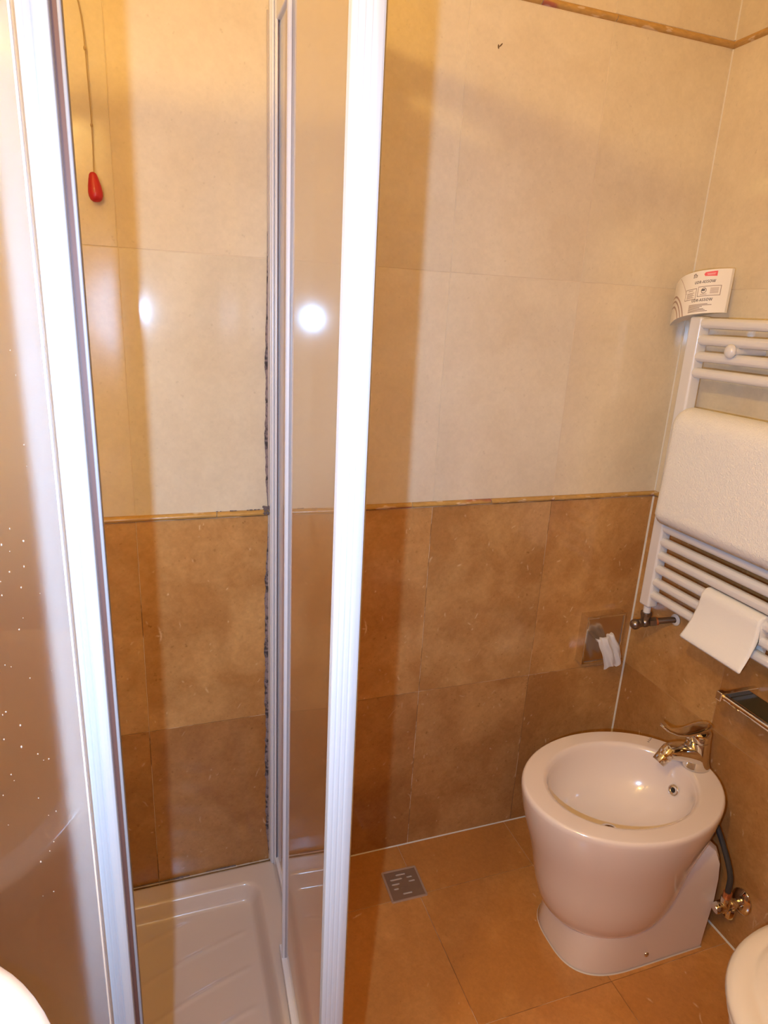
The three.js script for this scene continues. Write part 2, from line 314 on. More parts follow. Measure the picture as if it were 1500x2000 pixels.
// ---------------------------------------------------------------- shower tray
const TRAY = { x0: XL + 0.002, x1: -1.034, z0: 0.003, z1: 0.858, top: 0.055 };
{
  const t = thing('shower_tray', 'white acrylic shower tray with low rim and curved anti-slip ridges', 'shower tray', V(-1.45, 0, 0.47));
  const NX = 150, NZ = 170, pos = [], uv = [], idx = [];
  const ix0 = TRAY.x0 + 0.05, ix1 = -1.089, iz0 = 0.062, iz1 = 0.800, R = 0.038;
  const sd = (x, z) => { const qx = Math.abs(x - (ix0 + ix1) / 2) - (ix1 - ix0) / 2 + R, qz = Math.abs(z - (iz0 + iz1) / 2) - (iz1 - iz0) / 2 + R; return Math.hypot(Math.max(qx, 0), Math.max(qz, 0)) + Math.min(Math.max(qx, qz), 0) - R; };
  const grid = (n, a, b, e0, e1) => { const o = []; for (let i = 0; i <= n; i++) { const t = i / n; o.push(a + (b - a) * t); } return o; };
  const xs = grid(NX, TRAY.x0, TRAY.x1), zs = grid(NZ, TRAY.z0, TRAY.z1);
  const H = (x, z) => {
    const d = sd(x, z);                         // negative inside the well
    const edge = Math.min(x - TRAY.x0, TRAY.x1 - x, z - TRAY.z0, TRAY.z1 - z);
    let y = TRAY.top - 0.006 * Math.pow(1 - clamp(edge / 0.007), 2);
    const s = step(0.004, -0.021, d); y = y * (1 - s) + (0.019 - 0.004 * clamp(-d / 0.3)) * s;
    if (d < -0.035) {
      // ridges follow wide arcs across the well
      const rad = Math.hypot(x + 0.95, z - 1.2), k = (((rad - 1.05) / 0.09) % 1 + 1) % 1, w = Math.abs(k - 0.5) * 2;
      y += 0.0018 * step(0.80, 1.0, w) * step(-0.035, -0.055, d);
    }
    return y;
  };
  for (const z of zs) for (const x of xs) { pos.push(x, H(x, z), z); uv.push(x, z); }
  const n = NX + 1;
  for (let j = 0; j < NZ; j++) for (let i = 0; i < NX; i++) { const a = j * n + i; idx.push(a, a + n, a + 1, a + 1, a + n, a + n + 1); }
  const skirt = (list) => { const k = pos.length / 3; for (const v of list) { pos.push(pos[v * 3], 0, pos[v * 3 + 2]); uv.push(0, 0); } for (let i = 0; i < list.length - 1; i++) idx.push(list[i], list[i + 1], k + i, list[i + 1], k + i + 1, k + i); };
  skirt([...Array(n).keys()].map((i) => n - 1 - i).reverse().reverse()); skirt([...Array(n).keys()].map((i) => NZ * n + i).reverse().reverse());
  skirt([...Array(NZ + 1).keys()].map((j) => (NZ - j) * n + n - 1)); skirt([...Array(NZ + 1).keys()].map((j) => j * n));
  const g = new THREE.BufferGeometry(); g.setAttribute('position', new THREE.Float32BufferAttribute(pos, 3)); g.setAttribute('uv', new THREE.Float32BufferAttribute(uv, 2)); g.setIndex(idx); g.computeVertexNormals();
  const acry = M.acrylicWhite; acry.side = THREE.DoubleSide;
  part('basin_shell', g, acry, t);
  part('drain_cover', rod(V(-1.62, 0.012, 0.72), V(-1.62, 0.0215, 0.72), 0.045, 0.043, 32, 0.003), M.chrome, t);
  // worn sealant between tray and wall, patchy and dark in places
  const seal = []; let x = -1.845;
  while (x < -1.06) { const l = rr(0.02, 0.05); seal.push([x, Math.min(x + l, -1.05)]); x += l; }
  part('wall_sealant', merge(seal.map(([a, b]) => rod(V(a, 0.0555, 0.0025), V(b + 0.001, 0.0555, 0.0025), rr(0.0012, 0.0022), rr(0.0012, 0.0022), 8))), std({ color: lin(0.58, 0.46, 0.35), roughness: 0.5 }), t);
  part('mould_streak', merge([[-1.40, -1.25, 0.0014], [-1.31, -1.265, 0.0026], [-1.21, -1.135, 0.0016]].map(([a, b, r]) => rod(V(a, 0.0588, 0.0026), V(b, 0.0588, 0.0026), r * 0.5, r, 8))), M.mould, t);
}

// ---------------------------------------------------------------- shower enclosure
const RAIL0 = 1.93, RAIL1 = 1.968;
function ribbed(w, d, y0, y1, ribs, r = 0.003) {        // vertical profile: front +z with shallow grooves, local x 0..w, z -d..0
  const sh = new THREE.Shape(); sh.moveTo(r, -d); sh.lineTo(w - r, -d); sh.quadraticCurveTo(w, -d, w, -d + r); sh.lineTo(w, -0.006); sh.quadraticCurveTo(w, 0, w - 0.006, 0);
  for (let i = ribs; i >= 1; i--) { const c = (w - 0.006) * i / (ribs + 1) + 0.0005, g = (w - 0.006) / (ribs + 1) * 0.24; sh.lineTo(c + g, 0); sh.quadraticCurveTo(c, -0.0012, c - g, 0); }
  sh.lineTo(r, 0); sh.quadraticCurveTo(0, 0, 0, -r); sh.lineTo(0, -d + r); sh.quadraticCurveTo(0, -d, r, -d);
  const g = new THREE.ExtrudeGeometry(sh, { depth: y1 - y0, bevelEnabled: false, curveSegments: 4 });
  g.rotateX(-Math.PI / 2); // shape y (depth) -> -z, extrusion -> +y
  g.scale(1, 1, -1); const p = g.attributes.position; // restore depth direction
  const idx = []; for (let i = 0; i < p.count; i += 3) idx.push(i, i + 2, i + 1); g.setIndex(idx);
  const h = toCreasedNormals(g.toNonIndexed(), 0.7); h.translate(0, y0, 0); return h;
}
{
  const t = thing('shower_enclosure', 'white framed shower enclosure with frosted panels, its sliding doors pushed open', 'shower cabin', V(-1.45, TRAY.top, 0.47));
  const b0 = TRAY.top + 0.0012;
  // wall channel and fixed side panel
  part('wall_channel', merge([box(-1.0475, -1.021, b0, RAIL1, 0.001, 0.014, 0.002), rod(V(-1.0420, b0, 0.016), V(-1.0420, RAIL1, 0.016), 0.0036, 0.0036, 20), rod(V(-1.0362, b0, 0.022), V(-1.0362, RAIL1, 0.022), 0.0032, 0.0032, 20), box(-1.0275, -1.0205, b0, RAIL1, 0.012, 0.031, 0.002)]), M.channel, t);
  part('channel_gasket', box(-1.0340, -1.0331, b0, RAIL1, 0.012, 0.026), M.gasket, t);
  part('side_top_rail', box(-1.0375, -1.0195, RAIL0, RAIL1, 0.002, 0.845, 0.003), M.channel, t);
  part('side_bottom_rail', box(-1.0375, -1.0195, b0, b0 + 0.022, 0.004, 0.845, 0.003), M.channel, t);
  part('fixed_glass', (() => { const g = new THREE.PlaneGeometry(0.40, RAIL0 - b0 - 0.02); g.rotateY(-Math.PI / 2); g.translate(-1.0325, (RAIL0 + b0 + 0.02) / 2, 0.215); return g; })(), M.pane, t);
  part('frosted_face', (() => { const g = new THREE.PlaneGeometry(0.40, RAIL0 - b0 - 0.02); g.rotateY(-Math.PI / 2); g.translate(-1.0285, (RAIL0 + b0 + 0.02) / 2, 0.215); return g; })(), M.frost, t);
  // sliding side door: its own frame u runs along the door, w across it
  const A = V(-1.0618, 0, 0.273), B = V(-1.0831, 0, 0.790), ud = B.clone().sub(A), Ld = ud.length(); ud.normalize();
  const turn = Math.atan2(-ud.z, ud.x);
  const inDoor = (g) => { g.rotateY(turn); g.translate(A.x, 0, A.z); return g; };       // local x = along the door, local +z = towards -x side
  const d0 = b0 + 0.006, d1 = RAIL0 - 0.004;
  const side = new THREE.Group(); side.name = numbered('sliding_door'); t.add(side);
  part('door_stile', merge([rod(V(-1.0665, d0, 0.305), V(-1.0665, d1, 0.305), 0.0046, 0.0046, 24), inDoor(box(0, 0.034, d0, d1, -0.006, 0.0005, 0.002))]), M.channel, side);
  part('door_gasket', inDoor(box(0.0345, 0.0362, d0 + 0.02, d1 - 0.02, -0.003, 0.0018)), M.seal, side);
  part('door_bottom_rail', inDoor(box(0.0, Ld, d0, d0 + 0.022, -0.006, 0.009, 0.002)), M.channel, side);
  part('door_top_rail', inDoor(box(0.0, Ld, d1 - 0.022, d1, -0.006, 0.004, 0.002)), M.frame, side);
  const pane = (w, y0, y1, z, x0) => { const g = new THREE.PlaneGeometry(w, y1 - y0); g.translate(x0 + w / 2, (y0 + y1) / 2, z); return inDoor(g); };
  part('door_glass', pane(Ld - 0.02, d0 + 0.018, d1 - 0.018, 0.001, 0.018), M.pane, side);
  part('frosted_face', pane(Ld - 0.02, d0 + 0.018, d1 - 0.018, -0.003, 0.018), M.frost, side);
  const sg = ribbed(0.0285, 0.012, d0, d1, 3); sg.translate(-1.1225, 0, 0.833);
  part('door_edge', merge([box(-1.106, -1.0925, d0, d1, 0.784, 0.8225, 0.002), box(-1.106, -1.0815, d0, d1, 0.778, 0.794, 0.002)]), M.frame, side);
  part('grip_stile', sg, M.frame, side, 'ribbed white grip edge');
  // front: fixed frosted panel ending at a bare glass edge, with the sliding door pushed behind it
  const zf = 0.8435;
  part('front_top_rail', box(XL + 0.003, -1.02, RAIL0, RAIL1, 0.805, 0.847, 0.004), M.frame, t);
  part('front_bottom_rail', box(XL + 0.003, -1.30, b0, b0 + 0.022, 0.832, 0.847, 0.003), M.frame, t);
  const fw = -1.3478 - (XL + 0.004);
  const sheet = (z, y0, y1) => { const g = new THREE.PlaneGeometry(fw, y1 - y0); g.translate(XL + 0.004 + fw / 2, (y0 + y1) / 2, z); return g; };
  part('front_glass', sheet(zf, b0 + 0.02, RAIL0 + 0.004), M.pane, t);
  part('frosted_face', sheet(zf - 0.004, b0 + 0.02, RAIL0 + 0.004), M.frostStrong, t);
  part('glass_edge', box(-1.3484, -1.3470, b0 + 0.02, RAIL0, zf - 0.0045, zf + 0.0005), std({ color: lin(0.85, 0.70, 0.55), roughness: 0.25 }), t);
  const front = new THREE.Group(); front.name = numbered('sliding_door'); t.add(front);
  const fg = ribbed(0.041, 0.012, d0, d1, 6); fg.translate(-1.3675, 0, 0.822);
  part('grip_stile', fg, M.frame, front, 'ribbed white grip edge');
  part('door_gasket', box(-1.3268, -1.3218, d0, d1, 0.804, 0.8155), M.gasket, front);
  part('magnet_strip', box(-1.3225, -1.3195, d0, d1, 0.802, 0.8165, 0.0012), M.strip, front);
  part('door_top_rail', box(-1.81, -1.36, d1 - 0.022, d1, 0.806, 0.816, 0.002), M.frame, front);
  part('door_bottom_rail', box(-1.81, -1.36, d0, d0 + 0.022, 0.806, 0.816, 0.002), M.frame, front);
  // dried drops on the outside of the front panel
  const dg = [];
  for (let i = 0; i < 130; i++) {
    const y = rnd() < 0.45 ? rr(1.0, 1.28) : rr(0.88, 1.62), s = 0.0004 + 0.0008 * rnd() * rnd(), g = new THREE.SphereGeometry(1, 6, 4);
    g.scale(s * rr(0.6, 1), s * rr(0.9, 1.5), 0.0003); g.translate(rr(-1.49, -1.365), y, zf + 0.0002); dg.push(g);
  }
  const dm = part('dried_drops', merge(dg), M.drop, t); dm.userData.kind = 'stuff';
  // blackened sealant along the wall channel
  const strip = (y0, y1, x0, w, amp, z, lag) => {
    const n = Math.ceil((y1 - y0) / 0.004), L = [], Rr = []; let a = 0, b = 0;
    for (let i = 0; i <= n; i++) { a = a * 0.82 + (rnd() - 0.5) * amp; b = b * 0.82 + (rnd() - 0.5) * amp * 0.5; const y = y0 + (y1 - y0) * i / n, e = step(0, 0.12, i / n) * step(1, 1 - lag, i / n), ww = w * (0.25 + 0.75 * e); L.push(V(x0 - ww + a * e, y, z * 0.4)); Rr.push([V(x0 - ww * 0.4 + (a + b) / 2, y, z), V(x0 + b * 0.3, y, z * 0.6)]); }
    const g = loft(L.map((p, i) => [p, Rr[i][0], Rr[i][1]]), { wrap: false });
    const ps = g.attributes.position, uv = g.attributes.uv; for (let i = 0; i < ps.count; i++) uv.setXY(i, ps.getX(i), ps.getY(i)); return flipped(g);
  };
  const mm = M.mould; mm.side = THREE.DoubleSide;
  part('sealant', box(-1.0505, -1.0465, b0, 1.95, 0.0005, 0.004, 0.0012), std({ color: lin(0.55, 0.44, 0.35), roughness: 0.6 }), t);
  part('mould_line', strip(1.02, 1.585, -1.0492, 0.0062, 0.0016, 0.0046, 0.5), mm, t, 'dark mould line on the sealant');
  part('mould_line', strip(0.075, 0.985, -1.0485, 0.0095, 0.0022, 0.0046, 0.2), mm, t, 'dark mould line on the sealant');
  const blob = []; for (let i = 0; i < 26; i++) { const g = new THREE.SphereGeometry(1, 7, 5), s = rr(0.001, 0.004); g.scale(s, s * rr(0.5, 1.2), 0.0016); g.translate(-1.0545 + (rnd() - 0.5) * 0.013, 1.018 + (rnd() - 0.5) * 0.022, 0.009); blob.push(g); }
  for (const x of [-1.155, -1.125, -1.09, -1.075]) for (let k = 0; k < 3; k++) { const g = new THREE.SphereGeometry(1, 7, 5); g.scale(rr(0.001, 0.004), rr(0.0007, 0.0016), 0.001); g.translate(x + rr(-0.006, 0.006), 1.0195, 0.003); blob.push(g); }
  part('mould_spots', merge(blob), mm, t, 'dark mould spots by the listel');
}

// ---------------------------------------------------------------- emergency pull
{
  const t = thing('emergency_pull_cord', 'red teardrop handle hanging on a thin cord over the cream shower tiles', 'pull cord', V(-1.354, 1.6, 0.018));
  const pts = [V(-1.366, 2.618, 0.012), V(-1.364, 2.2, 0.010), V(-1.363, 1.96, 0.009), V(-1.361, 1.915, 0.008), V(-1.357, 1.888, 0.008), V(-1.3545, 1.85, 0.010), V(-1.3535, 1.80, 0.010), V(-1.3525, 1.735, 0.010), V(-1.354, 1.66, 0.013), V(-1.354, 1.645, 0.016)];
  part('cord', tube(pts, 0.0009, 120, 8), M.cord, t);
  const kn = (y, x, s) => { const g = new THREE.SphereGeometry(s, 12, 8); g.scale(1, 1.6, 1); g.translate(x, y, 0.010); return g; };
  part('knot', kn(1.842, -1.3545, 0.0024), M.cord, t); part('knot', kn(1.728, -1.3527, 0.0022), M.cord, t);
  const prof = [[0, 0], [0.0055, 0.0006], [0.0095, 0.004], [0.0118, 0.010], [0.0122, 0.016], [0.0108, 0.027], [0.0085, 0.037], [0.0064, 0.0442], [0.0042, 0.0472], [0.0012, 0.0482], [0, 0.0482]];
  const g = new THREE.LatheGeometry(prof.map(([r, y]) => new THREE.Vector2(r, y)), 36); g.scale(1, 1, 0.8); g.rotateZ(0.08); g.translate(-1.3525, 1.606, 0.0175);
  part('handle', g, M.red, t);
}

// ---------------------------------------------------------------- floor drain
{
  const t = thing('floor_drain', 'square slotted steel floor drain set in the brown floor tiles', 'drain', V(-0.713, 0, 0.129));
  const s = 0.0485, sh = new THREE.Shape(); const rc = 0.004;
  sh.moveTo(-s + rc, -s); sh.lineTo(s - rc, -s); sh.quadraticCurveTo(s, -s, s, -s + rc); sh.lineTo(s, s - rc); sh.quadraticCurveTo(s, s, s - rc, s); sh.lineTo(-s + rc, s); sh.quadraticCurveTo(-s, s, -s, s - rc); sh.lineTo(-s, -s + rc); sh.quadraticCurveTo(-s, -s, -s + rc, -s);
  const outer = sh.clone(); const hole = new THREE.Path(); const q = 0.0445; hole.moveTo(-q, -q); hole.lineTo(-q, q); hole.lineTo(q, q); hole.lineTo(q, -q); hole.lineTo(-q, -q); outer.holes.push(hole);
  const put = (g, y) => { g.rotateX(-Math.PI / 2); g.rotateY(-0.02); g.translate(-0.713, y, 0.129); return g; };
  part('drain_frame', put(new THREE.ExtrudeGeometry(outer, { depth: 0.0022, bevelEnabled: true, bevelSize: 0.0006, bevelThickness: 0.0006, bevelSegments: 2 }), 0.0004), std({ color: lin(0.62, 0.50, 0.40), roughness: 0.35, metalness: 0.6 }), t);
  const pl = new THREE.Shape(); const p = 0.0438; pl.moveTo(-p, -p); pl.lineTo(p, -p); pl.lineTo(p, p); pl.lineTo(-p, p); pl.lineTo(-p, -p);
  const slot = (cx, cy, w) => { const h = new THREE.Path(), r = 0.0027; h.moveTo(cx - w / 2, cy - r); h.absarc(cx - w / 2, cy, r, -Math.PI / 2, Math.PI / 2, true); h.lineTo(cx + w / 2, cy + r); h.absarc(cx + w / 2, cy, r, Math.PI / 2, -Math.PI / 2, true); h.lineTo(cx - w / 2, cy - r); pl.holes.push(h); };
  const slots = [[0, 0.031, 0.022], [-0.016, 0.0185, 0.028], [0.021, 0.0185, 0.010], [-0.022, 0.004, 0.016], [0.0235, 0.005, 0.012], [0.022, -0.0085, 0.012], [-0.0, -0.0085, 0.022], [-0.025, -0.0105, 0.008], [0.0, -0.029, 0.020]];
  for (const a of slots) slot(...a);
  part('grate', put(new THREE.ExtrudeGeometry(pl, { depth: 0.0016, bevelEnabled: false }), 0.0006), std({ color: lin(0.40, 0.31, 0.24), roughness: 0.36, metalness: 0.7 }), t);
  part('sump', put(new THREE.BoxGeometry(0.087, 0.087, 0.0004).translate(0, 0, 0), 0.0003), std({ color: lin(0.62, 0.50, 0.40), roughness: 0.5 }), t);
}

// ---------------------------------------------------------------- bidet
const ell = (cx, cz, a, b, y, n = 72, ex = 2) => { const o = []; for (let i = 0; i < n; i++) { const t = i / n * Math.PI * 2, c = Math.cos(t), s = Math.sin(t); o.push(V(cx + a * Math.sign(c) * Math.pow(Math.abs(c), 2 / ex), y, cz - b * Math.sign(s) * Math.pow(Math.abs(s), 2 / ex))); } return o; };
const BC = { x: -0.295, z: 0.382, y: 0.44, a: 0.243, b: 0.185 };
{
  const t = thing('bidet', 'white ceramic egg-shaped bidet on a rounded pedestal below the towel radiator', 'bidet', V(BC.x, 0, BC.z));
  const prof = [[0.060, 0.02], [0.062, 0.26], [0.070, 0.42], [0.082, 0.53], [0.098, 0.61], [0.12, 0.675], [0.15, 0.727], [0.19, 0.77], [0.23, 0.802], [0.27, 0.838], [0.31, 0.885], [0.35, 0.937], [0.385, 0.972], [0.41, 0.991], [0.425, 1.0], [0.433, 0.999], [0.438, 0.988], [0.44, 0.968]];
  const rings = prof.map(([y, s]) => ell(BC.x + 0.012 * (1 - s), BC.z, BC.a * s, BC.b * s, y));
  const ia = 0.180, ib = 0.138, ic = BC.x - 0.004;
  const inner = [[0.4395, 1.06], [0.4385, 1.03], [0.435, 1.0], [0.428, 0.98]]; for (let i = 1; i <= 14; i++) { const f = i / 14 * Math.PI / 2; inner.push([0.426 - 0.128 * Math.sin(f), Math.max(0.04, 0.975 * Math.pow(Math.cos(f), 0.72))]); }
  for (const [y, s] of inner) rings.push(ell(ic - 0.01 * (1 - s), BC.z, ia * s, ib * s, y));
  part('bowl', loft(rings, { capStart: true, capEnd: true }), M.ceramic, t);
  const D = (hw, x0, x1, y, slope = 0) => {
    const o = [], n = 44, L = 0.17, c = x0 + L, e = 2 / 2.9, at = (x, z) => o.push(V(x, y - slope * Math.max(0, -0.1 - x), z));
    for (let i = 0; i <= n; i++) { const a = Math.PI / 2 + Math.PI * i / n, p = Math.cos(a), q = Math.sin(a); at(c - L * Math.pow(Math.abs(p), e), BC.z - hw * Math.sign(q) * Math.pow(Math.abs(q), e)); }
    for (const f of [0.35, 0.7]) at(c + (x1 - c) * f, BC.z + hw);
    at(x1 - 0.012, BC.z + hw); at(x1, BC.z + hw - 0.012); at(x1, BC.z - hw + 0.012); at(x1 - 0.012, BC.z - hw);
    for (const f of [0.7, 0.35]) at(c + (x1 - c) * f, BC.z - hw);
    return o;
  };
  const ped = [[0.0, 0.119, -0.430, -0.064, 0], [0.03, 0.118, -0.427, -0.062, 0], [0.08, 0.1165, -0.42, -0.057, 0], [0.14, 0.1155, -0.41, -0.052, 0], [0.2, 0.114, -0.40, -0.053, 0], [0.245, 0.112, -0.385, -0.058, 0.1], [0.28, 0.106, -0.37, -0.072, 0.25], [0.302, 0.092, -0.355, -0.095, 0.4], [0.31, 0.066, -0.34, -0.125, 0.42]].map(([y, h, a, b, k]) => D(h, a, b, y, k));
  part('pedestal', toCreasedNormals(loft(ped, { capEnd: true }), 0.7), M.ceramic, t);
  part('floor_sealant', loft([0, 0.003].map((y) => D(0.1218 - y * 0.4, -0.4330 + y * 0.4, -0.063, y)), {}), M.silicone, t);
  part('fixing_screw', (() => { const g = new THREE.SphereGeometry(0.007, 16, 10); g.scale(1, 1, 0.7); g.translate(-0.243, 0.031, BC.z + 0.1172); return g; })(), M.chrome, t);
  // overflow ring in the back of the bowl
  const ring = (r0, r1, h) => new THREE.LatheGeometry([[r0, 0], [r0, h], [r1 - 0.001, h], [r1, h - 0.001], [r1, 0]].map(([r, y]) => new THREE.Vector2(r, y)), 28);
  const oq = new THREE.Quaternion().setFromUnitVectors(V(0, 1, 0), V(-0.92, 0.36, 0.12).normalize());
  const oat = V(-0.1375, 0.380, BC.z + 0.002);
  const or_ = ring(0.0065, 0.0135, 0.003); or_.applyQuaternion(oq); or_.translate(oat.x, oat.y, oat.z); part('overflow_ring', or_, M.chrome, t);
  const od = new THREE.CylinderGeometry(0.0068, 0.0068, 0.0012, 20); od.applyQuaternion(oq); od.translate(oat.x, oat.y, oat.z); part('overflow_hole', od, M.dark, t);
  part('waste_ring', (() => { const g = ring(0.008, 0.022, 0.003); g.translate(ic - 0.008, 0.3, BC.z); return g; })(), M.chrome, t);
  // small grey maker's mark on the rim
  const mk = []; const mq = new THREE.Quaternion().setFromAxisAngle(V(0, 1, 0), 0.52);
  for (const [x, z, w, h] of [[-0.012, 0, 0.0012, 0.006], [-0.008, 0.0005, 0.005, 0.0012], [-0.003, -0.001, 0.0012, 0.006], [0.0, 0.0012, 0.004, 0.0012], [0.004, -0.0005, 0.0012, 0.005], [0.008, 0.0008, 0.005, 0.0011], [0.012, 0, 0.0012, 0.004]]) { const g = new THREE.BoxGeometry(w, 0.0003, h); g.translate(x, 0, z); g.applyQuaternion(mq); g.translate(-0.125, 0.4402, 0.2715); mk.push(g); }
  part('maker_mark', merge(mk), std({ color: lin(0.25, 0.19, 0.15), roughness: 0.6 }), t, 'grey printed mark');
}
// ---------------------------------------------------------------- mixer tap on the bidet
{
  const z = BC.z, t = thing('bidet_tap', 'chrome lever mixer tap on the back rim of the bidet', 'tap', V(-0.085, BC.y, z));
  const DX = -0.032, DY = 0.028;                       // where the tap stands on the rim
  const sec = (cx, cy, ang, w, h, n = 24, ex = 2.6) => { const o = []; for (let i = 0; i < n; i++) { const a = i / n * Math.PI * 2, c = Math.cos(a), s = Math.sin(a), u = h / 2 * Math.sign(c) * Math.pow(Math.abs(c), 2 / ex), v = w / 2 * Math.sign(s) * Math.pow(Math.abs(s), 2 / ex); o.push(V(cx + DX + Math.sin(ang) * -u, cy + DY + Math.cos(ang) * u, z + v)); } return o; };
  // upright body
  const body = [[0.412, 0.034, 0.031], [0.417, 0.033, 0.030], [0.43, 0.029, 0.028], [0.455, 0.0275, 0.0275], [0.475, 0.027, 0.0275], [0.488, 0.026, 0.0265], [0.495, 0.023, 0.023]].map(([y, a, b]) => ell(DX - 0.052 - (y - 0.412) * 0.12, z, a, b, y + DY, 36));
  part('body', loft(body, { capEnd: true, capStart: true }), M.chrome, t);
  // spout leaves the body forward and up, then ends in a swivel nozzle
  const sp = [[-0.045, 0.440, 0.2, 0.054, 0.050], [-0.07, 0.449, 0.14, 0.054, 0.048], [-0.10, 0.459, 0.02, 0.050, 0.042], [-0.128, 0.466, -0.1, 0.044, 0.036], [-0.146, 0.468, -0.15, 0.038, 0.031], [-0.150, 0.4682, -0.15, 0.034, 0.026]].map(([x, y, a, w, h]) => sec(x, y, a, w, h));
  part('spout', flipped(loft(sp, { capStart: true, capEnd: true })), M.chrome, t);
  part('nozzle', merge([rod(V(DX - 0.140, DY + 0.474, z), V(DX - 0.156, DY + 0.458, z), 0.0175, 0.0175, 28, 0.0015), rod(V(DX - 0.152, DY + 0.462, z), V(DX - 0.170, DY + 0.444, z), 0.0165, 0.0155, 28, 0.002)]), M.chrome, t);
  part('cartridge_cap', loft([[0.488, 0.027], [0.494, 0.0285], [0.508, 0.028], [0.516, 0.024], [0.518, 0.01]].map(([y, r]) => ell(DX - 0.064, z, r, r, y + DY, 32)), { capStart: true, capEnd: true }), M.chrome, t);
  const lv = [[-0.036, 0.521, 0.12, 0.024, 0.010], [-0.055, 0.520, 0.04, 0.034, 0.015], [-0.08, 0.516, 0.0, 0.036, 0.015], [-0.11, 0.514, -0.12, 0.031, 0.012], [-0.14, 0.521, -0.35, 0.027, 0.009], [-0.165, 0.534, -0.55, 0.024, 0.008], [-0.180, 0.546, -0.65, 0.018, 0.006]].map(([x, y, a, w, h]) => sec(x, y, a, w, h));
  part('lever', flipped(loft(lv, { capStart: true, capEnd: true })), M.chrome, t);
}
// ---------------------------------------------------------------- stop valve and hose behind the bidet
{
  const t = thing('stop_valve', 'chrome angle stop valve with oval wall plate low behind the bidet', 'valve', V(0, 0.135, 0.513));
  const ro = new THREE.LatheGeometry([[0, 0], [0.034, 0], [0.033, 0.004], [0.022, 0.009], [0.012, 0.011], [0, 0.011]].map(([r, y]) => new THREE.Vector2(r, y)), 36); ro.rotateZ(Math.PI / 2); ro.scale(1, 1, 0.82); ro.translate(0.0, 0.138, 0.520); part('wall_plate', ro, M.chrome, t);
  part('valve_body', merge([rod(V(-0.008, 0.138, 0.520), V(-0.05, 0.138, 0.516), 0.0105, 0.0105, 20, 0.001), rod(V(-0.05, 0.122, 0.516), V(-0.05, 0.162, 0.516), 0.0115, 0.0115, 20, 0.001), rod(V(-0.028, 0.138, 0.519), V(-0.036, 0.138, 0.518), 0.0145, 0.0145, 6)]), M.chrome, t);
  part('valve_knob', rod(V(-0.052, 0.138, 0.516), V(-0.078, 0.132, 0.513), 0.0135, 0.0125, 20, 0.003), M.chrome, t);
  part('cap_nut', rod(V(-0.03, 0.126, 0.518), V(-0.03, 0.098, 0.518), 0.0125, 0.0115, 8, 0.002), M.chrome, t);
  part('compression_ring', rod(V(-0.05, 0.162, 0.516), V(-0.05, 0.178, 0.516), 0.0095, 0.0095, 16, 0.001), M.copper, t);
  const h = thing('supply_hose', 'dark braided flexible hose rising from the stop valve to the bidet', 'hose', V(-0.05, 0.178, 0.516));
  part('braided_tube', tube([V(-0.05, 0.178, 0.516), V(-0.05, 0.22, 0.512), V(-0.052, 0.27, 0.485), V(-0.055, 0.315, 0.452)], 0.0065, 50, 14), M.rubber, h);
}

// ---------------------------------------------------------------- toilet
{
  const cz = 0.953, cx = -0.270, t = thing('toilet', 'cream toilet with stepped closed lid standing beside the bidet', 'toilet', V(cx, 0, cz));
  const bowl = [[0, 0.17, 0.115, 0.02], [0.03, 0.165, 0.112, 0.02], [0.12, 0.16, 0.108, 0.02], [0.2, 0.17, 0.12, 0.015], [0.28, 0.19, 0.145, 0.008], [0.34, 0.205, 0.165, 0.002], [0.38, 0.21, 0.172, 0], [0.398, 0.205, 0.168, 0], [0.40, 0.19, 0.155, 0]].map(([y, a, b, o]) => ell(cx + o, cz, a, b, y, 60, 2.15));
  part('bowl', loft(bowl, { capStart: true, capEnd: true }), M.ceramic, t);
  part('back_plinth', box(-0.2, -0.003, 0, 0.4, cz - 0.16, cz + 0.16, 0.025, 3), M.ceramic, t);
  const ringsOf = (list) => loft(list.map(([y, a, b]) => ell(cx, cz, a, b, y, 80, 2.1)), { capStart: true, capEnd: true });
  part('seat', ringsOf([[0.401, 0.205, 0.17], [0.403, 0.216, 0.181], [0.410, 0.219, 0.184], [0.416, 0.216, 0.181], [0.418, 0.2, 0.17]]), M.plasticWhite, t);
  part('lid', ringsOf([[0.4185, 0.208, 0.173], [0.4205, 0.219, 0.184], [0.428, 0.224, 0.189], [0.436, 0.2215, 0.186], [0.4405, 0.213, 0.178], [0.4425, 0.200, 0.168], [0.4425, 0.186, 0.161], [0.4412, 0.180, 0.158], [0.4435, 0.175, 0.155], [0.447, 0.168, 0.150], [0.4495, 0.15, 0.135], [0.452, 0.08, 0.07]]), M.plasticWhite, t);
  for (const s of [-0.07, 0.07]) part('hinge', rod(V(-0.075, 0.42, cz + s - 0.02), V(-0.075, 0.42, cz + s + 0.02), 0.012, 0.012, 16, 0.002), M.plasticWhite, t);
}

